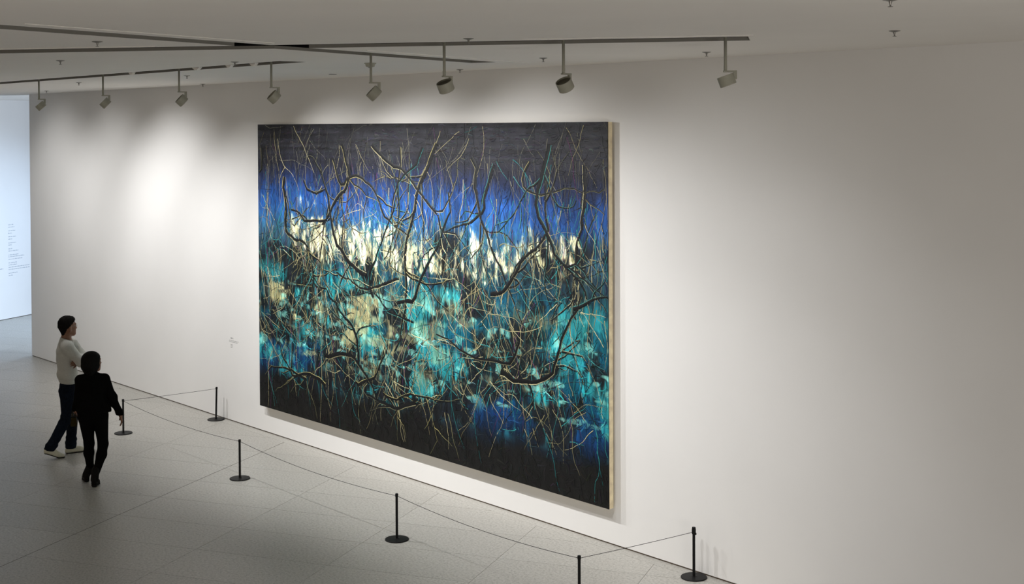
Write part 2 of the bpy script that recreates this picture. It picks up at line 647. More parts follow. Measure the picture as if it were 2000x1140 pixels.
def paint_material():
    mt = bpy.data.materials.new('oil_paint')
    mt.use_nodes = True
    nt = mt.node_tree
    b = nt.nodes['Principled BSDF']
    at = nt.nodes.new('ShaderNodeVertexColor')
    at.layer_name = 'pigment'
    hs = nt.nodes.new('ShaderNodeHueSaturation')
    hs.inputs['Saturation'].default_value = 1.0
    hs.inputs['Value'].default_value = 1.0
    nt.links.new(at.outputs['Color'], hs.inputs['Color'])
    nt.links.new(hs.outputs['Color'], b.inputs['Base Color'])
    b.inputs['Roughness'].default_value = 0.5
    b.inputs['Specular IOR Level'].default_value = 0.22
    geo = nt.nodes.new('ShaderNodeNewGeometry')
    n = nt.nodes.new('ShaderNodeTexNoise')
    n.inputs['Scale'].default_value = 60
    nt.links.new(geo.outputs['Position'], n.inputs['Vector'])
    bp = nt.nodes.new('ShaderNodeBump')
    bp.inputs['Strength'].default_value = 0.25
    bp.inputs['Distance'].default_value = 0.006
    nt.links.new(n.outputs['Fac'], bp.inputs['Height'])
    nt.links.new(bp.outputs['Normal'], b.inputs['Normal'])
    return mt


M_PAINT = paint_material()
PAINT_GAIN = 0.86


def mesh_np(name, co, faces_flat, nper, cols=None, material=None, parent=None, smooth=False):
    me = bpy.data.meshes.new(name)
    nf = len(faces_flat) // nper
    me.vertices.add(len(co))
    me.vertices.foreach_set('co', np.asarray(co, np.float32).ravel())
    me.loops.add(len(faces_flat))
    me.loops.foreach_set('vertex_index', np.asarray(faces_flat, np.int32))
    me.polygons.add(nf)
    me.polygons.foreach_set('loop_start', np.arange(0, nf * nper, nper, dtype=np.int32))
    me.polygons.foreach_set('loop_total', np.full(nf, nper, np.int32))
    if smooth:
        me.polygons.foreach_set('use_smooth', np.ones(nf, bool))
    me.update(calc_edges=True)
    me.validate()
    if cols is not None:
        at = me.color_attributes.new('pigment', 'FLOAT_COLOR', 'POINT')
        c4 = np.ones((len(co), 4), np.float32)
        c4[:, :3] = cols
        at.data.foreach_set('color', c4.ravel())
    return link(name, me, material, parent)


painting = thing('painting', 'huge abstract canvas in blue, teal and pale yellow hung on the white wall', 'painting', ((PX0 + PX1) / 2, 0, 0))
POFF = np.array([(PX0 + PX1) / 2, 0, 0])
PANELS = [0.0, 0.3335, 0.6665, 1.0]
for i in range(3):
    ua, ub = PANELS[i] + (0.0004 if i else 0), PANELS[i + 1] - (0.0004 if i < 2 else 0)
    nu, nv = 230, 380
    U, V = np.meshgrid(np.linspace(ua, ub, nu), np.linspace(0, 1, nv))
    col = to_lin(field(U, V)).reshape(-1, 3) * PAINT_GAIN
    co = np.stack([PX0 + U * PW, np.full_like(U, PY), PZ1 - V * PH], -1).reshape(-1, 3) - POFF
    idx = np.arange(nu * nv).reshape(nv, nu)
    f = np.stack([idx[:-1, :-1], idx[1:, :-1], idx[1:, 1:], idx[:-1, 1:]], -1).reshape(-1)
    # turned-over rim of the cloth
    xa, xb = PX0 + ua * PW - POFF[0], PX0 + ub * PW - POFF[0]
    k = len(co)
    rim = np.array([(xa, PY, PZ1), (xb, PY, PZ1), (xb, PY, PZ0), (xa, PY, PZ0), (xa, PY + .008, PZ1), (xb, PY + .008, PZ1), (xb, PY + .008, PZ0), (xa, PY + .008, PZ0)])
    rf = []
    for a_, b_ in ((0, 1), (1, 2), (2, 3), (3, 0)):
        rf += [k + a_, k + b_, k + b_ + 4, k + a_ + 4]
    co = np.vstack([co, rim])
    col = np.vstack([col, np.full((8, 3), 0.012)])
    mesh_np('canvas', co, np.concatenate([f, rf]), 4, col, M_PAINT, painting)
    bm = bmesh.new()
    box(bm, xa + 0.0015, xb - 0.0015, PY + 0.0075, PY + 0.062, PZ0 + 0.001, PZ1 - 0.001)
    o = obj('stretcher', bm, M_WOOD, painting)
    if i == 2:
        o['label'] = 'pale bare wooden edge of the stretcher'
for zz in (1.0, 3.4):
    bm = bmesh.new()
    box(bm, PX0 + 0.5 - POFF[0], PX1 - 0.5 - POFF[0], PY + 0.062, 0.001, zz, zz + 0.06)
    obj('hanging_batten', bm, M_WOOD, painting)

# --- strokes: random wandering lines, not a drawing of anything in particular
rnd = random.Random(2024)
R_CO, R_F, R_C = [], [], []
R_n = 0
LAYER = 0.0


def ribbon(pts, w0, w1, c0, c1=None, ridge=0.35):
    """pts in metres on the canvas (x right, y down); width tapers w0 -> w1"""
    global R_n, LAYER
    p = np.array(pts)
    n = len(p)
    if n < 2:
        return
    p[:, 0] = np.clip(p[:, 0], 0.004, PW - 0.004)
    p[:, 1] = np.clip(p[:, 1], 0.004, PH - 0.004)
    t = np.gradient(p, axis=0)
    t /= np.linalg.norm(t, axis=1)[:, None] + 1e-9
    nrm = np.stack([-t[:, 1], t[:, 0]], -1)
    s = np.linspace(0, 1, n)
    w = (w0 + (w1 - w0) * s) * (0.8 + 0.4 * RNG.random(n))
    c0 = np.array(c0) / 255.0
    c1 = c0 if c1 is None else np.array(c1) / 255.0
    col = to_lin(np.clip(c0 + (c1 - c0) * s[:, None], 0.02, .97)) * PAINT_GAIN
    base = 0.0006 + (LAYER % 60) * 0.00003
    LAYER += 1
    L, Rr = p + nrm * w[:, None] / 2, p - nrm * w[:, None] / 2
    L[:, 0] = np.clip(L[:, 0], 0.002, PW - 0.002)
    Rr[:, 0] = np.clip(Rr[:, 0], 0.002, PW - 0.002)
    L[:, 1] = np.clip(L[:, 1], 0.002, PH - 0.002)
    Rr[:, 1] = np.clip(Rr[:, 1], 0.002, PH - 0.002)
    hgt = np.minimum(w * ridge, 0.006)
    for q, hh in ((L, np.zeros(n)), (p, hgt), (Rr, np.zeros(n))):
        R_CO.append(np.stack([PX0 + q[:, 0] - POFF[0], PY - base - hh, PZ1 - q[:, 1]], -1))
        R_C.append(col)
    i = np.arange(n - 1) + R_n
    R_F.append(np.stack([i, i + 1, i + 1 + n, i + n], -1).reshape(-1))
    R_F.append(np.stack([i + n, i + 1 + n, i + 1 + 2 * n, i + 2 * n], -1).reshape(-1))
    R_n += 3 * n


def walk(x, y, ang, length, step, jit, pull=None, pk=0.0, kink=0.0):
    pts = [(x, y)]
    a = ang
    drift = rnd.uniform(-0.02, 0.02)
    for _ in range(max(2, int(length / step))):
        a += rnd.gauss(0, jit) + drift
        if kink and rnd.random() < kink:
            a += rnd.choice((-1, 1)) * rnd.uniform(0.4, 0.9)
        if pull is not None:
            a += (pull - a) * pk
        x += math.cos(a) * step
        y += math.sin(a) * step
        if not (0 < x < PW and 0 < y < PH):
            break
        pts.append((x, y))
    return pts, a


def mixc(a, b, t):
    return tuple(a[i] + (b[i] - a[i]) * t for i in range(3))


CREAM, DARK = (222, 212, 164), (17, 18, 20)
# short dabs that break the colour bands up
N = 7000
du = RNG.random(N)
dv = RNG.random(N)
dc = field(du, dv)
dj = RNG.normal(0, 0.05, (N, 1)) + RNG.normal(0, 0.02, (N, 3))
for i in range(N):
    v_ = dv[i]
    x0_, y0_ = du[i] * PW, v_ * PH
    L_ = rnd.uniform(0.04, 0.14)
    a_ = rnd.gauss(math.pi / 2, 0.35) if 0.14 < v_ < 0.62 else rnd.gauss(0 if rnd.random() < 0.6 else 1.2, 0.5)
    if v_ < 0.1:
        a_ = rnd.gauss(0, 0.1)
    b_ = a_ + rnd.gauss(0, 0.5)
    m_ = (x0_ + math.cos(a_) * L_ / 2, y0_ + math.sin(a_) * L_ / 2)
    e_ = (m_[0] + math.cos(b_) * L_ / 2, m_[1] + math.sin(b_) * L_ / 2)
    c_ = np.clip(dc[i] * (1 + dj[i] * 1.2) + dj[i] * 0.6, 0.03, 0.97) * 255
    ribbon([(x0_, y0_), m_, e_], rnd.uniform(0.006, 0.02), 0.004, c_, ridge=0.15)
# fine hanging lines
for i in range(1000):
    x0_ = rnd.uniform(0, PW)
    v_ = rnd.random() ** 1.15 * 0.80
    top = v_ < 0.2
    pts, _ = walk(x0_, v_ * PH, math.pi / 2 + rnd.gauss(0, 0.45), rnd.uniform(0.25, 0.95), 0.045, 0.13, math.pi / 2, 0.02)
    r_ = rnd.random()
    if top:
        top = rnd.random() < 0.75
    if top:
        c_ = mixc((62, 64, 66), (150, 146, 126), rnd.random() ** 1.6)
    elif r_ < 0.40:
        c_ = mixc(CREAM, (150, 140, 100), rnd.random())
    elif r_ < 0.72:
        c_ = mixc(DARK, (40, 50, 56), rnd.random())
    elif r_ < 0.92:
        c_ = mixc((26, 120, 124), (80, 180, 176), rnd.random())
    else:
        c_ = mixc((120, 50, 100), (96, 60, 120), rnd.random())
    ribbon(pts, rnd.uniform(0.004, 0.009), 0.002, c_)
# crossing curved lines lower down
for i in range(560):
    x0_, v_ = rnd.uniform(0, PW), rnd.uniform(0.3, 0.86)
    pts, _ = walk(x0_, v_ * PH, rnd.uniform(0, 2 * math.pi), rnd.uniform(0.2, 0.8), 0.04, 0.2)
    r_ = rnd.random()
    c_ = mixc(CREAM, (120, 118, 84), rnd.random()) if r_ < 0.45 else (mixc(DARK, (30, 40, 44), rnd.random()) if r_ < 0.7 else mixc((20, 96, 104), (60, 170, 170), rnd.random()))
    ribbon(pts, rnd.uniform(0.005, 0.011), 0.002, c_)


def bough(x, y, ang, length, w, depth, pull=None, hl=CREAM):
    pts, a = walk(x, y, ang, length, 0.07, 0.17, pull, 0.05, 0.10)
    ribbon(pts, w, w * 0.4, DARK, (18, 22, 24), 0.12)
    p = np.array(pts)
    if len(p) > 3:
        off = w * 0.5 * (1 if rnd.random() < 0.6 else -1)
        t = np.gradient(p, axis=0)
        t /= np.linalg.norm(t, axis=1)[:, None] + 1e-9
        q = p + np.stack([-t[:, 1], t[:, 0]], -1) * off * np.linspace(1, 0.4, len(p))[:, None]
        ribbon(q, max(0.006, w * 0.16), 0.004, hl, mixc(hl, (80, 84, 66), 0.7))
    if depth > 0:
        for i in range(3, len(pts) - 1):
            if rnd.random() < 0.24:
                dx, dy = pts[i][0] - pts[i - 1][0], pts[i][1] - pts[i - 1][1]
                a0 = math.atan2(dy, dx) + rnd.choice((-1, 1)) * rnd.uniform(0.4, 1.0)
                bough(pts[i][0], pts[i][1], a0, length * rnd.uniform(0.25, 0.5), w * 0.45, depth - 1, None, hl)


for i in range(30):
    side = rnd.random()
    hl = rnd.choice((CREAM, (196, 184, 120), (70, 160, 156), (150, 144, 110)))
    if i < 14:       # falling from above
        x0_ = (i + rnd.uniform(0.1, 0.9)) / 14 * PW
        bough(x0_, rnd.uniform(0.05, 0.7), math.pi / 2 + rnd.gauss(0, 0.35), rnd.uniform(1.2, 2.6), rnd.uniform(0.03, 0.065), 2, math.pi / 2, hl)
    else:            # wandering across the lower part
        x0_, y0_ = rnd.uniform(0, PW), rnd.uniform(1.6, 3.2)
        bough(x0_, y0_, rnd.choice((0, math.pi)) + rnd.gauss(0, 0.6), rnd.uniform(0.9, 2.0), rnd.uniform(0.03, 0.075), 2, None, hl)
st = mesh_np('brush_strokes', np.vstack(R_CO), np.concatenate(R_F), 4, np.vstack(R_C), M_PAINT, painting, True)
st['kind'] = 'stuff'
st['label'] = 'raised tangle of cream, dark and teal paint lines'

# ------------------------------------------------------------------ spotlights
def spotlight(loc, drop, az, el, beam, watts, label):
    """loc: rod axis on the ceiling; az: compass of the aim; el: how far below the horizontal it points"""
    t = thing('spotlight', label, 'spotlight', (loc[0], loc[1], CEIL - drop), az, 'white spotlights hanging from the ceiling slots')
    # local x = aim azimuth, z = up, origin at the bottom end of the rod
    bm = bmesh.new()
    lathe(bm, [(0, -0.002), (0.0115, -0.002), (0.0115, 0.03), (0.0105, 0.034), (0.0105, drop + LIP + 0.2205), (0, drop + LIP + 0.2205)], 20)
    obj('rod', bm, M_FIT, t)
    bm = bmesh.new()
    box(bm, -0.016, 0.078, -0.012, 0.012, -0.013, -0.002, 0.002)
    obj('arm', bm, M_FIT, t)
    bm = bmesh.new()
    box(bm, 0.054, 0.078, -0.010, 0.010, -0.062, -0.0125, 0.002)
    obj('hinge', bm, M_FIT, t)
    e = math.radians(el)
    a = Vector((math.cos(e), 0, -math.sin(e)))
    n = Vector((math.sin(e), 0, math.cos(e)))
    piv = Vector((0.066, 0, -0.050))
    R, L = 0.058, 0.073
    c = piv - n * (R + 0.003)
    # local frame of the head: z along the aim
    q = a.to_track_quat('Z', 'Y').to_matrix().to_4x4()
    q.translation = c
    bm = bmesh.new()
    h = L / 2
    lathe(bm, [(R - 0.005, -h + 0.012), (R - 0.004, -h), (R - 0.001, -h), (R, -h + 0.003), (R, h - 0.004), (R - 0.004, h), (R - 0.007, h), (R - 0.007, h - 0.022)], 40, q)
    obj('head', bm, M_FIT, t, False)
    for p_ in t.children[-1].data.polygons:
        p_.use_smooth = True
    bm = bmesh.new()
    lathe(bm, [(0, -h + 0.0135), (R - 0.0045, -h + 0.0115), (R - 0.0045, -h + 0.0145), (0, -h + 0.016)], 40, q)
    obj('back_plate', bm, M_FITD, t)['label'] = 'recessed dark back plate of the lamp head'
    bm = bmesh.new()
    lathe(bm, [(0, h - 0.022), (R - 0.0065, h - 0.022), (R - 0.0065, h - 0.026), (0, h - 0.026)], 40, q)
    obj('lens', bm, M_LENS, t)['label'] = 'glowing round lens facing the wall'
    ld = bpy.data.lights.new('spot_lamp', 'SPOT')
    ld.energy = watts
    ld.color = SPOT_COL
    ld.spot_size = SPOT_SIZE
    ld.spot_blend = 1.0
    ld.shadow_soft_size = 0.022
    lo = bpy.data.objects.new('spot_lamp', ld)
    C.objects.link(lo)
    lo.parent = t
    lo.location = c + a * (h + 0.012)
    eb = math.radians(beam)
    lo.rotation_euler = Vector((math.cos(eb), 0, -math.sin(eb))).to_track_quat('-Z', 'Y').to_euler()
    return t


def azi(x, y):
    return math.atan2(y, x)


LAMPS = [   # place on the ceiling, rod length, compass of the aim, tilt of the head and of its beam below the horizontal, watts, label
    ((-16.440, -2.585), 0.226, 69, 49, 48, 278, 'farthest spotlight in view, over the man in the white sweater near the bright room'),
    ((-14.580, -2.585), 0.217, 67, 44, 43, 510, 'second spotlight from the bright room end of the wall'),
    ((-12.740, -2.585), 0.217, 72, 42, 42, 560, 'third spotlight from the bright room, beside the wedge clips of the slot'),
    ((-10.915, -2.585), 0.217, 72, 42, 40, 390, 'fourth spotlight from the bright room, above the upper left corner of the painting'),
    ((-9.070, -2.754), 0.226, 62, 43, 41, 140, 'spotlight just right of the crossing of the two slots, by the smoke detector'),
    ((-7.624, -3.127), 0.226, 98.7, 62, 70, 215, 'spotlight showing its dark back, above the middle of the painting'),
    ((-6.937, -2.602), 0.219, 97, 55, 56, 50, 'spotlight showing its dark back, above the right part of the painting'),
    ((-6.042, -1.919), 0.215, 45, 70, 75, 14, 'spotlight at the pointed end of the slot, aimed steeply down, rightmost of all'),
    # the same row goes on outside the picture
    ((-18.280, -2.585), 0.217, 80.7, 44, 43, 360, 'spotlight of the row, first one past the left edge of the picture'),
    ((-20.120, -2.585), 0.217, 87.2, 46, 42, 187, 'spotlight of the row, second one past the left edge of the picture'),
    ((-21.960, -2.585), 0.217, 91.9, 43, 41, 163, 'spotlight of the row, third one past the left edge of the picture'),
]
for args in LAMPS:
    spotlight(args[0], args[1], math.radians(args[2]), args[3], args[4], args[5] * SPOT_GAIN, args[6])

# ------------------------------------------------------------------ sprinklers, detector
SPR = [(-11.487, -4.352, 'sprinkler left of the slots crossing, lower of the pair near the left edge'), (-8.824, -5.191, 'sprinkler between the two slots that cross, near the upper left'),
       (-16.923, -1.867, 'sprinkler between the two farthest spotlights'), (-20.897, -0.699, 'tiny sprinkler nearest the bright room, close to the wall'),
       (-4.87, -1.672, 'sprinkler on bare ceiling at the far right'), (-3.66, -3.55, 'sprinkler cut by the top of the picture at the right'),
       (-7.223, -0.751, 'sprinkler beside the rod of the rightmost spotlight'), (-8.697, -1.196, 'sprinkler near the wall above the right half of the painting'),
       (-10.974, -0.30, 'sprinkler closest to the wall above the middle of the painting'), (-7.059, -3.361, 'sprinkler just in front of the long slot above the middle of the painting'),
       (-16.644, -0.24, 'tiny sprinkler by the wall beyond the third spotlight'), (-14.029, -1.829, 'sprinkler just right of the third spotlight rod'),
       (-10.85, -3.0, 'sprinkler at the lip of the slot between the third and fourth spotlights')]
first = None
for x, y, lb in SPR:
    if first is None:
        t = thing('sprinkler', lb, 'sprinkler', (x, y, CEIL), 0, 'small ceiling sprinklers')
        bm = bmesh.new()
        lathe(bm, [(0, 0.001), (0.036, 0.001), (0.036, -0.003), (0.014, -0.009), (0, -0.009)], 20)
        obj('escutcheon', bm, M_SPRK, t)
        bm = bmesh.new()
        lathe(bm, [(0, -0.006), (0.010, -0.006), (0.006, -0.020), (0.004, -0.026), (0.004, -0.034), (0, -0.034)], 12)
        obj('nozzle', bm, M_SPRK, t)
        bm = bmesh.new()
        lathe(bm, [(0, -0.0335), (0.012, -0.0335), (0.012, -0.0365), (0, -0.0365)], 14)
        obj('deflector', bm, M_SPRK, t)
        first = t
    else:
        t = first.copy()
        C.objects.link(t)
        t.location = (x, y, CEIL)
        t['label'] = lb
        for ch in list(first.children):
            c2 = ch.copy()
            C.objects.link(c2)
            c2.parent = t
t = thing('smoke_detector', 'white smoke detector on the ceiling beside the side-lit spotlight rod', 'detector', (-10.336, -1.877, CEIL))
bm = bmesh.new()
lathe(bm, [(0, 0.001), (0.055, 0.001), (0.055, -0.008), (0.046, -0.012), (0.040, -0.034), (0.02, -0.040), (0, -0.040)], 28)
obj('housing', bm, M_FIT, t)
bm = bmesh.new()
lathe(bm, [(0, -0.0395), (0.018, -0.0395), (0.018, -0.044), (0, -0.044)], 20)
obj('sensor_cap', bm, M_SPRK, t)['label'] = 'dark sensor cap'
t = thing('cover_plate', 'flat round cover plate on the ceiling above the upper left part of the painting', 'cover plate', (-12.737, -0.71, CEIL))
bm = bmesh.new()
lathe(bm, [(0, 0.001), (0.045, 0.001), (0.045, -0.004), (0.042, -0.006), (0, -0.006)], 28)
obj('disc', bm, M_SPRK, t)

# ------------------------------------------------------------------ stanchions and cords
POSTS = [
    ('post_far_wall', -16.574, -0.122, 'low black barrier post against the wall by the caption, farthest one', 0.0),
    ('b', -16.647, -1.431, 'low black barrier post beside the woman\'s hand', 0.0),
    ('c', -13.600, -1.436, 'low black barrier post standing on the dark floor joint', 0.0),
    ('d', -10.568, -1.438, 'low black barrier post in front of the middle of the painting', 0.0),
    ('e', -8.030, -1.425, 'low black barrier post cut off by the bottom of the picture', 0.0),
    ('f', -7.928, -0.122, 'low black barrier post with a wide clip head against the wall, nearest one', 0.0),
]
tops = []
for i, (_, x, y, lb, _r0) in enumerate(POSTS):
    t = thing('barrier_post', lb, 'barrier post', (x, y, 0), 0, 'low black barrier posts in front of the painting')
    bm = bmesh.new()
    lathe(bm, [(0, 0.0), (0.113, 0.0), (0.116, 0.002), (0.116, 0.008), (0.113, 0.011), (0.03, 0.013), (0.018, 0.016), (0, 0.016)], 56)
    obj('base_plate', bm, M_POST, t)
    lean = Matrix.Rotation(-0.026, 4, Vector((0.757, -0.653, 0))) if i == 0 else Matrix.Identity(4)
    bm = bmesh.new()
    lathe(bm, [(0, 0.012), (0.0125, 0.012), (0.0125, 0.420), (0, 0.420)], 24, lean)
    obj('post', bm, M_POST, t)
    bm = bmesh.new()
    if i == 5:
        lathe(bm, [(0, 0.385), (0.014, 0.385), (0.018, 0.392), (0.0185, 0.428), (0.0165, 0.440), (0.0150, 0.448), (0, 0.449)], 24)
        obj('cord_head', bm, M_POST, t)
        bm = bmesh.new()
        box(bm, 0.008, 0.026, -0.008, 0.008, 0.383, 0.402, 0.003)
        obj('clip', bm, M_POST, t)
    else:
        lathe(bm, [(0, 0.419), (0.0145, 0.419), (0.0150, 0.424), (0.0150, 0.443), (0.013, 0.449), (0, 0.4495)], 24, lean)
        obj('cap', bm, M_POST, t)
    tops.append(lean @ Vector((0, 0, 0.426 if i != 5 else 0.405)) + Vector((x, y, 0)))
CORDS = [(0, 1, 0.004, 'thin black cord from the wall to the post by the woman\'s hand'),
         (1, 2, 0.050, 'sagging thin black cord left of the dark floor joint, beginning at the woman\'s hand'),
         (2, 3, 0.055, 'sagging thin black cord in front of the left half of the painting'),
         (3, 4, 0.050, 'sagging thin black cord in front of the right half of the painting'),
         (4, 5, 0.004, 'thin black cord from the bottom post to the nearest wall post')]
for a_, b_, sag, lb in CORDS:
    A, B = tops[a_], tops[b_]
    d = (B - A).normalized()
    A, B = A + d * 0.0152, B - d * (0.0152 if b_ != 5 else 0.0192)
    bm = bmesh.new()
    pts = [A.lerp(B, k / 24) - Vector((0, 0, sag * (1 - (2 * k / 24 - 1) ** 2))) for k in range(25)]
    tube(bm, pts, 0.0024, 8)
    tag(obj('barrier_rope', bm, M_CORD), lb, 'cord', 'cords strung between the barrier posts')

# ------------------------------------------------------------------ lettering on the walls (too small to read: rows of small marks)
def text_rows(parent, rows, mp, material, rs):
    """rows: (x0, width, z, height); mp maps (x, z) on the wall to the two world axes"""
    for x0_, w_, z_, h_ in rows:
        bm = bmesh.new()
        x_ = x0_
        while x_ < x0_ + w_:
            wl = min(h_ * rs.uniform(1.2, 4.0), x0_ + w_ - x_ + 0.001)
            nlet = max(1, int(wl / (h_ * 0.55)))
            for q in range(nlet):
                xa = x_ + q * wl / nlet
                xb = xa + wl / nlet * 0.72
                hh = h_ * rs.choice((0.62, 0.62, 0.9))
                v4 = []
                for (xx, zz) in ((xa, z_), (xb, z_), (xb, z_ + hh), (xa, z_ + hh)):
                    v4.append(bm.verts.new(mp(xx, zz, 0.0008)))
                bm.faces.new(v4)
            x_ += wl + h_ * 0.6
        r = bmesh.ops.extrude_face_region(bm, geom=bm.faces[:])
        nrm = (Vector(mp(0, 0, 0)) - Vector(mp(0, 0, 1)))
        bmesh.ops.translate(bm, vec=nrm * 0.0010, verts=[g for g in r['geom'] if isinstance(g, bmesh.types.BMVert)])
        bmesh.ops.recalc_face_normals(bm, faces=bm.faces[:])
        obj('text_line', bm, material, parent)['kind'] = 'stuff'


rs = random.Random(5)
# caption by the painting
t = thing('caption_text', 'tiny caption lettering on the white wall left of the painting', 'caption', (-16.37, 0, 1.05))
text_rows(t, [(0.0, 0.07, 0.075, 0.017), (-0.04, 0.25, 0.045, 0.008), (-0.04, 0.23, 0.028, 0.008), (0.0, 0.05, -0.01, 0.008), (0.0, 0.05, -0.028, 0.008), (0.0, 0.045, -0.046, 0.008)], lambda x, z, o: (x, -o, z), M_CAPT, rs)
# credits list on the far wall; origin at the left of the list
ROWS = [(438.4, 10), (443, 12.3), (450, 13.5), (455, 7.4), (461.8, 15.3), (466.5, 7.4), (473.8, 15.3), (478, 6.7), (485.5, 8), (489.7, 19.6),
        (497.4, 20), (501, 31), (505.8, 27), (513, 16), (517, 16), (521.5, 42), (525.8, 42), (533, 18), (537.5, 8)]
o0 = grid_pt(S_FAR, 14.86)
t = thing('wall_text', 'column of small grey lettering on the bright far wall', 'wall text', (o0.x, o0.y, 0.88))
rows = [(0.0, w_ * 0.0155, 1.985 - (v_ - 438) * 0.01074 - 0.014 - 0.88, 0.021) for v_, w_ in ROWS]
text_rows(t, rows, lambda x, z, o: (D2.x * x - D3.x * o, D2.y * x - D3.y * o, z), M_TEXT, rs)
o0 = grid_pt(S_FAR, 14.70)
t = thing('wall_text', 'second block of grey lettering, cut by the left picture edge', 'wall text', (o0.x, o0.y, 0.88))
text_rows(t, [(-0.9, 0.9, 1.06 - 0.88, 0.026), (-0.9, 0.5, 1.01 - 0.88, 0.02)], lambda x, z, o: (D2.x * x - D3.x * o, D2.y * x - D3.y * o, z), M_TEXT, rs)

# ------------------------------------------------------------------ people: smooth surfaces grown from joined tapering forms
def seg_sdf(P, a, b, r1, r2):
    a, b = np.array(a, np.float32), np.array(b, np.float32)
    ba = b - a
    t = np.clip(((P - a) @ ba) / max(ba @ ba, 1e-9), 0, 1)
    d = np.linalg.norm(P - a - t[..., None] * ba, axis=-1)
    return d - (r1 + (r2 - r1) * t)


def ell_sdf(P, c, r, rz=0.0, ry=0.0):
    q = P - np.array(c, np.float32)
    if rz:
        cz, sz = math.cos(rz), math.sin(rz)
        q = np.stack([q[..., 0] * cz + q[..., 1] * sz, -q[..., 0] * sz + q[..., 1] * cz, q[..., 2]], -1)
    if ry:
        cz, sz = math.cos(ry), math.sin(ry)
        q = np.stack([q[..., 0] * cz + q[..., 2] * sz, q[..., 1], -q[..., 0] * sz + q[..., 2] * cz], -1)
    r = np.array(r, np.float32)
    k0 = np.linalg.norm(q / r, axis=-1)
    k1 = np.linalg.norm(q / (r * r), axis=-1)
    return k0 * (k0 - 1) / np.maximum(k1, 1e-6)


def bounds(p):
    if p[0] == 'seg':
        a, b = np.array(p[1]), np.array(p[2])
        r = max(p[3], p[4])
        return np.minimum(a, b) - r, np.maximum(a, b) + r
    c, r = np.array(p[1]), max(p[2])
    return c - r, c + r


def grow_mesh(name, prims, res, k, material, parent, cut=None, wrinkle=None, label=None):
    lo = np.min([bounds(p)[0] for p in prims], 0) - 3 * res - 0.01
    hi = np.max([bounds(p)[1] for p in prims], 0) + 3 * res + 0.01
    n = np.ceil((hi - lo) / res).astype(int) + 1
    ax = [lo[i] + res * np.arange(n[i]) for i in range(3)]
    F = np.full(n, 0.3, np.float32)
    for p in prims:
        kk = p[-1]['k'] if isinstance(p[-1], dict) and 'k' in p[-1] else k
        b0, b1 = bounds(p)
        i0 = np.maximum(((b0 - lo - 2 * k - 0.03) / res).astype(int), 0)
        i1 = np.minimum(((b1 - lo + 2 * k + 0.03) / res).astype(int) + 2, n)
        sl = tuple(slice(i0[i], i1[i]) for i in range(3))
        G = np.stack(np.meshgrid(*[ax[i][sl[i]] for i in range(3)], indexing='ij'), -1).astype(np.float32)
        if p[0] == 'seg':
            d = seg_sdf(G, *p[1:5])
        else:
            e = p[3] if len(p) > 3 and isinstance(p[3], dict) else {}
            d = ell_sdf(G, p[1], p[2], e.get('rz', 0), e.get('ry', 0))
        f = F[sl]
        h = np.maximum(kk - np.abs(f - d), 0) / kk
        F[sl] = np.minimum(f, d) - h * h * kk * 0.25
    if cut is not None or wrinkle is not None:
        G = np.stack(np.meshgrid(*ax, indexing='ij'), -1).astype(np.float32)
        if wrinkle is not None:
            F = F + wrinkle(G)
        if cut is not None:
            F = np.maximum(F, cut(G))
    # surface nets
    S = F < 0
    cs = [S[i:n[0] - 1 + i, j:n[1] - 1 + j, l:n[2] - 1 + l] for i in (0, 1) for j in (0, 1) for l in (0, 1)]
    cnt = sum(c.astype(np.int8) for c in cs)
    act = (cnt > 0) & (cnt < 8)
    I = np.argwhere(act)
    vid = np.full(act.shape, -1, np.int64)
    vid[act] = np.arange(len(I))
    acc = np.zeros((len(I), 3))
    w = np.zeros(len(I))
    corners = np.array([(i, j, l) for i in (0, 1) for j in (0, 1) for l in (0, 1)])
    for a in range(8):
        for b in range(a + 1, 8):
            if np.abs(corners[a] - corners[b]).sum() != 1:
                continue
            A, B = I + corners[a], I + corners[b]
            fa, fb = F[tuple(A.T)], F[tuple(B.T)]
            mk = (fa < 0) != (fb < 0)
            t = np.where(mk, fa / np.where(mk, fa - fb, 1), 0)
            pt = A + (B - A) * t[:, None]
            acc += np.where(mk[:, None], pt, 0)
            w += mk
    co = lo + res * acc / w[:, None]
    faces = []
    for axis in range(3):
        o1, o2 = [(1, 2), (2, 0), (0, 1)][axis]
        sl0 = [slice(1, -1)] * 3
        sl0[axis] = slice(0, -1)
        sl1 = list(sl0)
        sl1[axis] = slice(1, None)
        A, B = S[tuple(sl0)], S[tuple(sl1)]
        E_ = np.argwhere(A != B)
        off = np.ones(3, int)
        off[axis] = 0
        E_ = E_ + off
        e1, e2 = np.zeros(3, int), np.zeros(3, int)
        e1[o1], e2[o2] = 1, 1
        q = [E_ - e1 - e2, E_ - e2, E_, E_ - e1]
        ids = np.stack([vid[tuple(x.T)] for x in q], -1)
        fl = S[tuple(E_.T)]
        ids = np.where(fl[:, None], ids, ids[:, ::-1])
        faces.append(ids[(ids >= 0).all(1)])
    fc = np.vstack(faces)
    # two passes of neighbour smoothing
    for _ in range(2):
        sm = np.zeros_like(co)
        ct = np.zeros(len(co))
        for i in range(4):
            j = (i + 1) % 4
            np.add.at(sm, fc[:, i], co[fc[:, j]])
            np.add.at(ct, fc[:, i], 1)
            np.add.at(sm, fc[:, j], co[fc[:, i]])
            np.add.at(ct, fc[:, j], 1)
        co = 0.5 * co + 0.5 * sm / np.maximum(ct, 1)[:, None]
    o = mesh_np(name, co, fc.reshape(-1), 4, None, material, parent, True)
    if label:
        o['label'] = label
    return o


def rot(p, c, ang):
    x, y = p[0] - c[0], p[1] - c[1]
    return (c[0] + x * math.cos(ang) - y * math.sin(ang), c[1] + x * math.sin(ang) + y * math.cos(ang), p[2])


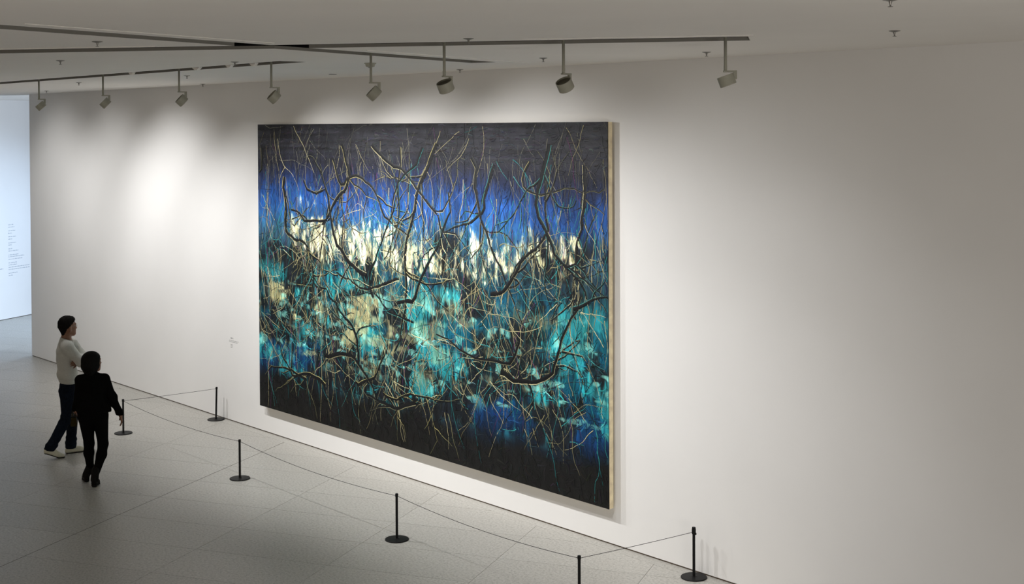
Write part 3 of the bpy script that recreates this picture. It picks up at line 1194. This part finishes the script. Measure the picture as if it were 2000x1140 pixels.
def hand(wrist, palm_dir, across, normal, s=1.0, curl=0.5):
    """palm and five fingers as tapering forms; palm_dir from the wrist to the knuckles"""
    W, D, A, Nn = Vector(wrist), Vector(palm_dir).normalized(), Vector(across).normalized(), Vector(normal).normalized()
    out = []
    kn = W + D * 0.085 * s
    out.append(('seg', tuple(W + D * .015 * s - A * .018 * s), tuple(kn - A * .028 * s), .015 * s, .013 * s))
    out.append(('seg', tuple(W + D * .015 * s + A * .018 * s), tuple(kn + A * .028 * s), .015 * s, .012 * s))
    out.append(('seg', tuple(W + D * .02 * s), tuple(kn), .016 * s, .013 * s))
    for i, (o_, l_) in enumerate(((-.031, .066), (-.010, .074), (.011, .069), (.031, .054))):
        p = kn + A * o_ * s
        d = D
        for q_ in range(3):
            ln = l_ * s * (0.45, 0.32, 0.27)[q_]
            d = (d + Nn * curl * (0.55 + 0.2 * q_)).normalized()
            e = p + d * ln
            out.append(('seg', tuple(p), tuple(e), (.0088 - .0007 * q_) * s, (.0082 - .0009 * q_) * s, {'k': 0.006}))
            p = e
    p = W + D * .025 * s - A * .022 * s
    d = (D * 0.75 - A * 0.8 + Nn * 0.25).normalized()
    for q_, ln in enumerate((.034, .030, .024)):
        e = p + d * ln * s
        out.append(('seg', tuple(p), tuple(e), (.0125, .010, .009)[q_] * s, (.0105, .009, .0075)[q_] * s, {'k': 0.008}))
        d = (d + D * 0.35 + Nn * 0.15).normalized()
        p = e
    return out


M_SKIN = mat('skin', (0.22, 0.105, 0.06, 1), 0.5, noise=0.06, nscale=30)
M_HAIR = mat('black_hair', (0.0045, 0.0038, 0.0034, 1), 0.7, spec=0.10, noise=0.3, nscale=120)
M_SWEAT = mat('white_knit', (0.52, 0.52, 0.485, 1), 0.9, noise=0.05, nscale=60, bump=0.2)
M_JEAN = mat('navy_denim', (0.0055, 0.0085, 0.015, 1), 0.95, spec=0.08, noise=0.3, nscale=50)
M_SHOE = mat('off_white_leather', (0.50, 0.48, 0.37, 1), 0.55, noise=0.06)
M_SOLE = mat('dark_sole', (0.012, 0.011, 0.010, 1), 0.9, spec=0.1)
M_BLKC = mat('black_cloth', (0.0035, 0.0035, 0.0035, 1), 0.95, spec=0.04, noise=0.2, nscale=50)
M_BLKL = mat('black_leather', (0.005, 0.0045, 0.004, 1), 0.7, spec=0.1, noise=0.2)
M_BAG = mat('olive_leather', (0.024, 0.018, 0.004, 1), 0.8, spec=0.1, noise=0.15)
M_EYE = mat('eye', (0.02, 0.015, 0.012, 1), 0.3)
M_LIP = mat('lips', (0.22, 0.09, 0.07, 1), 0.5)

# --- the man: x = his walking direction in the picture plane, y = away from the viewer, z = up
man = thing('person', 'person in a white sweater, navy jeans and white shoes, arms folded, walking', 'person', (-16.001, -2.478, 0), math.radians(67.55))
HC = (0.034, 0.0)
HY = math.radians(28)


def hd(x, y, z):
    return rot((HC[0] + x, HC[1] + y, z), HC, HY)


head = [
    ('ell', hd(-0.012, 0, 1.605), (0.094, 0.076, 0.092), {'rz': HY}),
    ('ell', hd(0.038, 0, 1.565), (0.066, 0.062, 0.092), {'rz': HY}),
    ('ell', hd(0.060, 0, 1.515), (0.046, 0.047, 0.055), {'rz': HY}),
    ('seg', hd(0.078, -0.012, 1.482), hd(0.078, 0.012, 1.482), 0.024, 0.024),
    ('seg', hd(0.000, -0.052, 1.525), hd(0.070, -0.022, 1.490), 0.022, 0.020),
    ('seg', hd(0.000, 0.052, 1.525), hd(0.070, 0.022, 1.490), 0.022, 0.020),
    ('seg', hd(0.088, -0.03, 1.603), hd(0.088, 0.03, 1.603), 0.014, 0.014),
    ('seg', hd(0.096, 0, 1.592), hd(0.118, 0, 1.548), 0.009, 0.013, {'k': 0.012}),
    ('seg', hd(0.100, -0.012, 1.546), hd(0.100, 0.012, 1.546), 0.010, 0.010, {'k': 0.012}),
    ('seg', hd(0.098, -0.016, 1.520), hd(0.098, 0.016, 1.520), 0.009, 0.009, {'k': 0.01}),
    ('seg', hd(0.096, -0.013, 1.508), hd(0.096, 0.013, 1.508), 0.009, 0.009, {'k': 0.01}),
]
for s_ in (-1, 1):
    head += [('ell', hd(0.000, s_ * 0.081, 1.556), (0.021, 0.011, 0.034), {'rz': HY - s_ * 0.35, 'k': 0.008}),
             ('ell', hd(-0.004, s_ * 0.076, 1.530), (0.011, 0.009, 0.014), {'k': 0.008}),
             ('ell', hd(0.072, s_ * 0.032, 1.558), (0.026, 0.022, 0.02), {})]
SR, SL = (0.035, -0.165, 1.345), (0.075, 0.165, 1.355)
ER, EL = (0.190, -0.185, 1.165), (0.215, 0.190, 1.165)
WR, WL = (0.225, 0.06, 1.175), (0.165, -0.085, 1.150)
body = head + [
    ('seg', (0.022, 0.0, 1.535), (0.022, 0.0, 1.40), 0.054, 0.060),
    ('seg', (0.020, 0, 1.40), (0.036, 0, 0.86), 0.07, 0.075),
    ('seg', SR, ER, 0.040, 0.034), ('seg', ER, WR, 0.034, 0.024),
    ('seg', SL, EL, 0.040, 0.034), ('seg', EL, WL, 0.034, 0.024),
    ('seg', (0.03, -0.03, 1.36), SR, 0.045, 0.045), ('seg', (0.03, 0.03, 1.36), SL, 0.045, 0.045),
    ('seg', (0.030, -0.085, 0.83), (0.020, -0.105, 0.49), 0.062, 0.046), ('seg', (0.020, -0.105, 0.49), (-0.170, -0.13, 0.13), 0.046, 0.030),
    ('seg', (0.035, 0.085, 0.83), (0.092, 0.115, 0.48), 0.062, 0.046), ('seg', (0.092, 0.115, 0.48), (0.062, 0.11, 0.09), 0.046, 0.030),
]
body += hand(WL, (-0.55, -0.83, 0.05), (0.1, -0.1, 1.0), (-0.7, 0.25, -0.2), 0.95, 0.35)
body += hand(WR, (-0.35, 0.9, 0.1), (0.1, 0.1, 1.0), (-0.8, -0.2, 0.0), 0.95, 0.3)
grow_mesh('body', body, 0.006, 0.022, M_SKIN, man)


def haircut_man(G):
    x = (G[..., 0] - HC[0]) * math.cos(HY) + (G[..., 1] - HC[1]) * math.sin(HY)
    y = -(G[..., 0] - HC[0]) * math.sin(HY) + (G[..., 1] - HC[1]) * math.cos(HY)
    z = G[..., 2]
    front = x - np.interp(z, [1.44, 1.50, 1.56, 1.60, 1.632, 1.66, 1.72], [-0.05, -0.035, -0.020, 0.020, 0.056, 0.092, 0.098])
    tuft = 0.004 * np.sin(137 * x + 61 * z + 53 * y) + 0.004 * np.sin(101 * y - 97 * z + 43 * x + 2.0) + 0.003 * np.sin(211 * z + 173 * y - 120 * x)
    return front * 0.9 + tuft


grow_mesh('hair', [('ell', hd(-0.014, 0, 1.615), (0.104, 0.081, 0.097), {'rz': HY}), ('ell', hd(0.030, 0, 1.640), (0.076, 0.070, 0.062), {'rz': HY}),
                   ('seg', hd(-0.052, 0, 1.575), hd(-0.034, 0, 1.470), 0.058, 0.030), ('seg', hd(-0.01, -0.05, 1.60), hd(0.012, -0.069, 1.572), 0.030, 0.010),
                   ('seg', hd(0.05, -0.02, 1.672), hd(0.082, 0.0, 1.668), 0.022, 0.014)], 0.005, 0.02, M_HAIR, man, haircut_man, lambda G: 0.0016 * (np.sin(193 * G[..., 0] + 71 * G[..., 2] + 4 * np.sin(61 * G[..., 1])) + np.sin(157 * G[..., 1] - 83 * G[..., 2] + 3 * np.sin(73 * G[..., 0]))), label='short black hair')
# glasses and eyes
bm = bmesh.new()
for s_ in (-1, 1):
    ring = [hd(0.108 - 0.010 * abs(math.cos(a_)), s_ * 0.033 + 0.024 * math.cos(a_), 1.582 + 0.018 * math.sin(a_)) for a_ in [2 * math.pi * q_ / 18 for q_ in range(19)]]
    tube(bm, ring, 0.0017, 6)
    tube(bm, [hd(0.100, s_ * 0.057, 1.586), hd(0.05, s_ * 0.074, 1.586), hd(-0.004, s_ * 0.083, 1.580)], 0.0020, 6)
tube(bm, [hd(0.108, -0.009, 1.586), hd(0.112, 0, 1.588), hd(0.108, 0.009, 1.586)], 0.002, 6)
obj('glasses', bm, M_SPRK, man)['label'] = 'thin-rimmed glasses'
for s_ in (-1, 1):
    bm = bmesh.new()
    bmesh.ops.create_uvsphere(bm, u_segments=14, v_segments=8, radius=0.011)
    bmesh.ops.translate(bm, vec=hd(0.088, s_ * 0.031, 1.580), verts=bm.verts[:])
    obj('eye', bm, M_EYE, man)
# sweater
TW = math.radians(18)


def sweater_folds(G):
    x, y, z = G[..., 0], G[..., 1], G[..., 2]
    f = 0.004 * np.sin(38 * z + 22 * x + 9 * y) * np.exp(-((z - 1.02) / 0.14) ** 2)
    f += 0.003 * np.sin(60 * z - 35 * x) * np.exp(-((z - 1.24) / 0.10) ** 2)
    f += np.where((z < 0.945) & (z > 0.88), 0.007 * np.exp(-((z - 0.945) / 0.012) ** 2), 0)
    return f


def sweater_cut(G):
    return np.maximum(0.888 - G[..., 2], np.maximum(G[..., 2] - (1.432 - 0.35 * (G[..., 0] - 0.02)), -1))


sweater = [
    ('ell', (0.012, 0, 1.23), (0.104, 0.172, 0.20), {'rz': TW}), ('ell', (0.026, 0, 1.06), (0.106, 0.160, 0.20), {'rz': TW}),
    ('ell', (0.034, 0, 0.975), (0.112, 0.162, 0.095), {'rz': TW}), ('ell', (0.038, 0, 0.90), (0.086, 0.142, 0.075), {'rz': TW}),
    ('seg', (0.018, -0.06, 1.385), SR, 0.068, 0.066), ('seg', (0.03, 0.06, 1.39), SL, 0.068, 0.066),
    ('seg', (0.02, 0, 1.36), (0.022, 0, 1.43), 0.080, 0.068),
    ('seg', SR, ER, 0.070, 0.058), ('seg', ER, (0.215, 0.03, 1.175), 0.056, 0.046),
    ('seg', SL, EL, 0.070, 0.058), ('seg', EL, (0.175, -0.05, 1.155), 0.054, 0.044),
]
grow_mesh('sweater', sweater, 0.0075, 0.045, M_SWEAT, man, sweater_cut, sweater_folds, 'loose off-white sweater with a ribbed hem')
# jeans
def jean_folds(G):
    x, z = G[..., 0], G[..., 2]
    return 0.005 * np.sin(85 * z + 20 * x) * (np.exp(-((z - 0.17) / 0.06) ** 2) + 0.8 * np.exp(-((z - 0.49) / 0.06) ** 2) + 0.5 * np.exp(-((z - 0.78) / 0.05) ** 2))


grow_mesh('jeans', [
    ('ell', (0.034, 0, 0.85), (0.091, 0.145, 0.10), {'rz': TW}), ('ell', (0.014, -0.055, 0.80), (0.088, 0.088, 0.09)), ('ell', (0.030, 0.06, 0.80), (0.088, 0.088, 0.09)),
    ('seg', (0.030, -0.080, 0.79), (0.026, -0.105, 0.50), 0.094, 0.070), ('seg', (0.026, -0.105, 0.50), (-0.160, -0.13, 0.155), 0.070, 0.058), ('seg', (-0.155, -0.13, 0.17), (-0.186, -0.132, 0.125), 0.060, 0.062),
    ('seg', (0.040, 0.080, 0.79), (0.088, 0.110, 0.48), 0.092, 0.070), ('seg', (0.088, 0.110, 0.48), (0.066, 0.11, 0.14), 0.068, 0.060), ('seg', (0.066, 0.11, 0.15), (0.062, 0.11, 0.085), 0.062, 0.066),
], 0.0075, 0.03, M_JEAN, man, lambda G: np.where(G[..., 0] < -0.06, 0.0, 0.0) + (np.where(G[..., 1] < 0.0, 0.104 - G[..., 2] + (G[..., 0] + 0.18) * -0.25, 0.060 - G[..., 2])), jean_folds, 'dark navy straight jeans')


def shoe(heel, toe, ball_h, heel_h, name, parent, m_up, m_so, w=0.040, up=0.055):
    """heel / toe on plan, their heights; a shaped upper and a separate sole"""
    H, T = Vector((heel[0], heel[1], heel_h)), Vector((toe[0], toe[1], ball_h))
    d = (T - H)
    dh = Vector((d.x, d.y, 0)).normalized()
    sd = Vector((-dh.y, dh.x, 0))
    B = H + d * 0.64
    B.z = ball_h + (heel_h - ball_h) * 0.10
    zz = Vector((0, 0, 1))
    up_ = [('seg', tuple(H + zz * 0.030 + dh * 0.012), tuple(B + zz * 0.026), w * 0.80, w * 0.86), ('seg', tuple(B + zz * 0.024), tuple(T + zz * 0.022 - dh * 0.025), w * 0.9, w * 0.62),
           ('seg', tuple(H + zz * up + dh * 0.03), tuple(H + zz * (up + 0.018) + dh * 0.045), w * 0.78, w * 0.72), ('seg', tuple(H + zz * (up + .006) + dh * 0.07), tuple(B + zz * 0.036), w * 0.66, w * 0.6),
           ('seg', tuple(H + zz * 0.034 + dh * 0.0), tuple(H + zz * (up + 0.016) + dh * 0.006), w * 0.55, w * 0.45)]

    def above_sole(G):
        s = (G[..., 0] - H.x) * dh.x + (G[..., 1] - H.y) * dh.y
        L = math.hypot(d.x, d.y)
        zs = np.interp(s, [0, L * 0.64, L], [H.z, B.z, T.z])
        return zs + 0.008 - G[..., 2]
    u_ = grow_mesh(name, up_, 0.005, 0.02, m_up, parent, above_sole)

    def sole_cut(G):
        s = (G[..., 0] - H.x) * dh.x + (G[..., 1] - H.y) * dh.y
        L = math.hypot(d.x, d.y)
        zs = np.interp(s, [0, L * 0.64, L], [H.z, B.z, T.z])
        return np.maximum(zs - G[..., 2], G[..., 2] - zs - 0.012)
    so = grow_mesh('sole', [('seg', tuple(H + zz * 0.012 + dh * 0.015), tuple(B + zz * 0.012), w * 0.86, w * 0.96), ('seg', tuple(B + zz * 0.012), tuple(T + zz * 0.012 - dh * 0.025), w * 0.96, w * 0.70)], 0.004, 0.02, m_so, u_, sole_cut)
    return u_


shoe((-0.222, -0.150), (-0.010, -0.105), 0.001, 0.070, 'shoe', man, M_SHOE, M_SOLE, 0.044, 0.05)['label'] = 'off-white shoe with the heel lifted'
shoe((0.020, 0.100), (0.250, 0.165), 0.001, 0.001, 'shoe', man, M_SHOE, M_SOLE, 0.044, 0.05)['label'] = 'off-white shoe flat on the floor'

# --- the woman: x = to her right, y = her walking direction (away from the viewer), z = up
wom = thing('person', 'person with a black bob in black jacket, leggings and boots, seen from behind', 'person', (-14.546, -2.769, 0), math.radians(66.51))
WC = (0.0, 0.0)
WY = math.radians(-62)       # the face is turned to her right


def wd(fwd, left, z):
    """head frame: fwd along the gaze"""
    x, y = -left, fwd
    c, s = math.cos(WY), math.sin(WY)
    return (0.004 + x * c - y * s, 0.0 + x * s + y * c, z)


ZW = -0.205
whead = [
    ('ell', wd(-0.012, 0, 1.600 + ZW), (0.072, 0.090, 0.088), {'rz': WY}),
    ('ell', wd(0.036, 0, 1.560 + ZW), (0.058, 0.062, 0.088), {'rz': WY}),
    ('ell', wd(0.058, 0, 1.512 + ZW), (0.042, 0.042, 0.05), {'rz': WY}),
    ('seg', wd(0.072, -0.01, 1.482 + ZW), wd(0.072, 0.01, 1.482 + ZW), 0.020, 0.020),
    ('seg', wd(0.084, -0.028, 1.600 + ZW), wd(0.084, 0.028, 1.600 + ZW), 0.012, 0.012),
    ('seg', wd(0.090, 0, 1.585 + ZW), wd(0.110, 0, 1.548 + ZW), 0.008, 0.010, {'k': 0.012}),
    ('seg', wd(0.090, -0.014, 1.520 + ZW), wd(0.090, 0.014, 1.520 + ZW), 0.009, 0.009, {'k': 0.01}),
    ('seg', wd(0.088, -0.012, 1.508 + ZW), wd(0.088, 0.012, 1.508 + ZW), 0.009, 0.009, {'k': 0.01}),
]
for s_ in (-1, 1):
    whead += [('ell', wd(-0.004, s_ * 0.074, 1.556 + ZW), (0.011, 0.018, 0.03), {'rz': WY, 'k': 0.008}), ('ell', wd(0.066, s_ * 0.030, 1.552 + ZW), (0.024, 0.022, 0.02), {})]
SRw, SLw = (0.140, 0.0, 1.172), (-0.125, 0.0, 1.175)
ERw, ELw = (0.220, -0.01, 0.960), (-0.150, -0.01, 0.950)
WRw, WLw = (0.306, 0.01, 0.752), (-0.184, 0.055, 0.872)
wbody = whead + [
    ('seg', (0.0, 0.0, 1.33), (0.0, -0.01, 1.20), 0.043, 0.050), ('seg', (0, 0, 1.2), (0.01, 0, 0.8), 0.07, 0.09),
    ('seg', (0, 0, 1.17), SRw, 0.04, 0.04), ('seg', (0, 0, 1.17), SLw, 0.04, 0.04),
    ('seg', SRw, ERw, 0.035, 0.029), ('seg', ERw, WRw, 0.029, 0.020), ('seg', SLw, ELw, 0.035, 0.029), ('seg', ELw, WLw, 0.029, 0.020),
    ('seg', (-0.055, 0.0, 0.78), (-0.035, 0.06, 0.43), 0.06, 0.040), ('seg', (-0.035, 0.06, 0.43), (-0.022, 0.12, 0.10), 0.040, 0.026),
    ('seg', (0.085, 0, 0.78), (0.118, -0.03, 0.42), 0.06, 0.040), ('seg', (0.118, -0.03, 0.42), (0.020, -0.14, 0.10), 0.040, 0.026),
]
wbody += hand(WRw, (0.18, 0.05, -0.98), (0.05, -1.0, 0.0), (-0.95, 0.0, -0.1), 0.86, 0.42)
wbody += hand(WLw, (-0.05, 0.2, -0.97), (-0.1, 0.95, 0.2), (0.95, 0.1, 0.0), 0.86, 0.75)
grow_mesh('body', wbody, 0.006, 0.02, M_SKIN, wom)


def haircut_woman(G):
    x, y, z = G[..., 0] - 0.004, G[..., 1], G[..., 2] - ZW
    c, s = math.cos(WY), math.sin(WY)
    fwd = -x * s + y * c
    left = -(x * c + y * s)
    f = fwd - np.interp(z, [1.44, 1.50, 1.56, 1.60, 1.635, 1.66, 1.72], [0.045, 0.050, 0.055, 0.064, 0.088, 0.106, 0.11])
    lock = 0.004 * np.sin(95 * x + 30 * y) * np.sin(26 * z + 3) + 0.003 * np.sin(60 * y - 45 * z)
    return f * 0.9 + lock


grow_mesh('hair', [('ell', wd(-0.010, 0, 1.600 + ZW), (0.098, 0.112, 0.098), {'rz': WY}), ('ell', wd(-0.012, 0, 1.545 + ZW), (0.098, 0.110, 0.100), {'rz': WY}),
                   ('seg', wd(-0.045, -0.035, 1.52 + ZW), wd(-0.032, -0.03, 1.455 + ZW), 0.062, 0.044), ('seg', wd(-0.045, 0.035, 1.52 + ZW), wd(-0.032, 0.03, 1.455 + ZW), 0.062, 0.044),
                   ('seg', wd(0.075, 0.02, 1.605 + ZW), wd(0.100, -0.02, 1.585 + ZW), 0.020, 0.012)], 0.006, 0.02, M_HAIR, wom, haircut_woman, label='chin-length black bob')
for s_ in (-1, 1):
    bm = bmesh.new()
    bmesh.ops.create_uvsphere(bm, u_segments=14, v_segments=8, radius=0.010)
    bmesh.ops.translate(bm, vec=wd(0.084, s_ * 0.029, 1.574 + ZW), verts=bm.verts[:])
    obj('eye', bm, M_EYE, wom)


def jacket_folds(G):
    x, z = G[..., 0], G[..., 2]
    return 0.004 * np.sin(45 * z + 18 * x) * np.exp(-((z - 0.98) / 0.14) ** 2)


grow_mesh('jacket', [
    ('ell', (0.004, 0, 1.09), (0.158, 0.108, 0.165)), ('ell', (0.004, 0, 0.95), (0.150, 0.110, 0.17)), ('ell', (0.012, 0, 0.87), (0.168, 0.122, 0.10)), ('ell', (0.026, 0, 0.82), (0.178, 0.125, 0.06)),
    ('seg', (0.10, -0.02, 0.92), (0.180, -0.04, 0.818), 0.065, 0.030), ('seg', (-0.10, 0, 0.86), (-0.130, 0.0, 0.815), 0.05, 0.03),
    ('seg', (0.03, 0, 1.185), SRw, 0.055, 0.050), ('seg', (-0.03, 0, 1.185), SLw, 0.055, 0.050), ('seg', (0, -0.005, 1.20), (0, -0.008, 1.255), 0.066, 0.056),
    ('seg', SRw, ERw, 0.054, 0.049), ('seg', ERw, (0.300, 0.008, 0.765), 0.049, 0.036), ('seg', (0.296, 0.008, 0.775), (0.303, 0.009, 0.758), 0.037, 0.037),
    ('seg', SLw, ELw, 0.052, 0.043), ('seg', ELw, (-0.182, 0.053, 0.840), 0.043, 0.037),
], 0.0075, 0.03, M_BLKC, wom, lambda G: np.where((G[..., 0] > 0.235), 0.745 - G[..., 2], 0.800 - G[..., 2]), jacket_folds, 'black open jacket flaring at the hem')
grow_mesh('leggings', [
    ('ell', (0.012, 0, 0.80), (0.150, 0.118, 0.12)), ('ell', (-0.058, -0.03, 0.76), (0.09, 0.09, 0.10)), ('ell', (0.082, -0.03, 0.76), (0.09, 0.09, 0.10)),
    ('seg', (-0.062, 0.0, 0.76), (-0.034, 0.055, 0.44), 0.090, 0.056), ('seg', (-0.034, 0.055, 0.44), (-0.038, 0.075, 0.33), 0.056, 0.056), ('seg', (-0.038, 0.075, 0.33), (-0.022, 0.12, 0.10), 0.056, 0.034),
    ('seg', (0.088, 0.0, 0.76), (0.116, -0.03, 0.44), 0.090, 0.056), ('seg', (0.116, -0.03, 0.44), (0.098, -0.065, 0.33), 0.056, 0.056), ('seg', (0.098, -0.065, 0.33), (0.024, -0.14, 0.10), 0.056, 0.034),
], 0.0075, 0.025, M_BLKC, wom, label='black leggings')


def boot(heel, toe, z0, heel_h, ank):
    H, T = Vector((heel[0], heel[1], heel_h)), Vector((toe[0], toe[1], z0))
    u_ = shoe(heel, toe, z0, heel_h, 'boot', wom, M_BLKL, M_SOLE, 0.038, 0.06)
    grow_mesh('shaft', [('seg', tuple(H.lerp(T, 0.2) + Vector((0, 0, 0.065))), ank, 0.044, 0.043)], 0.006, 0.01, M_BLKL, u_)
    bm = bmesh.new()
    tube(bm, [H + (T - H) * 0.13 + Vector((0, 0, 0.018)), Vector((H.x, H.y, max(heel_h - 0.03, 0.001))) + (T - H) * 0.12], [0.030, 0.024], 14)
    obj('heel', bm, M_SOLE, u_)
    return u_


boot((-0.062, 0.060), (-0.090, 0.268), 0.001, 0.012, (-0.024, 0.115, 0.175))
boot((0.012, -0.190), (0.058, 0.010), 0.001, 0.012, (0.030, -0.135, 0.175))
# the bag in her left hand
bag = thing('handbag', 'small olive bag held in the left hand of the person in black', 'bag', (0, 0, 0))
wm = Matrix.Translation((-14.546, -2.769, 0)) @ Matrix.Rotation(math.radians(66.51), 4, 'Z')
bag.matrix_world = wm @ Matrix.Translation((-0.196, 0.085, 0.655))
bm = bmesh.new()
box(bm, -0.036, 0.036, -0.105, 0.105, 0, 0.105, 0.012)
for v in bm.verts:
    if v.co.z > 0.05:
        v.co.x *= 0.72
        v.co.y *= 0.93
obj('body', bm, M_BAG, bag, True)
bm = bmesh.new()
for s_ in (-1, 1):
    tube(bm, [(s_ * 0.016, 0.065 * math.cos(a_), 0.095 + 0.062 * math.sin(a_)) for a_ in [math.pi * q_ / 14 for q_ in range(15)]], 0.005, 8)
obj('handle', bm, M_BAG, bag)
bm = bmesh.new()
box(bm, -0.029, 0.029, -0.10, 0.10, 0.10, 0.109, 0.003)
obj('zip_top', bm, M_BLKL, bag)
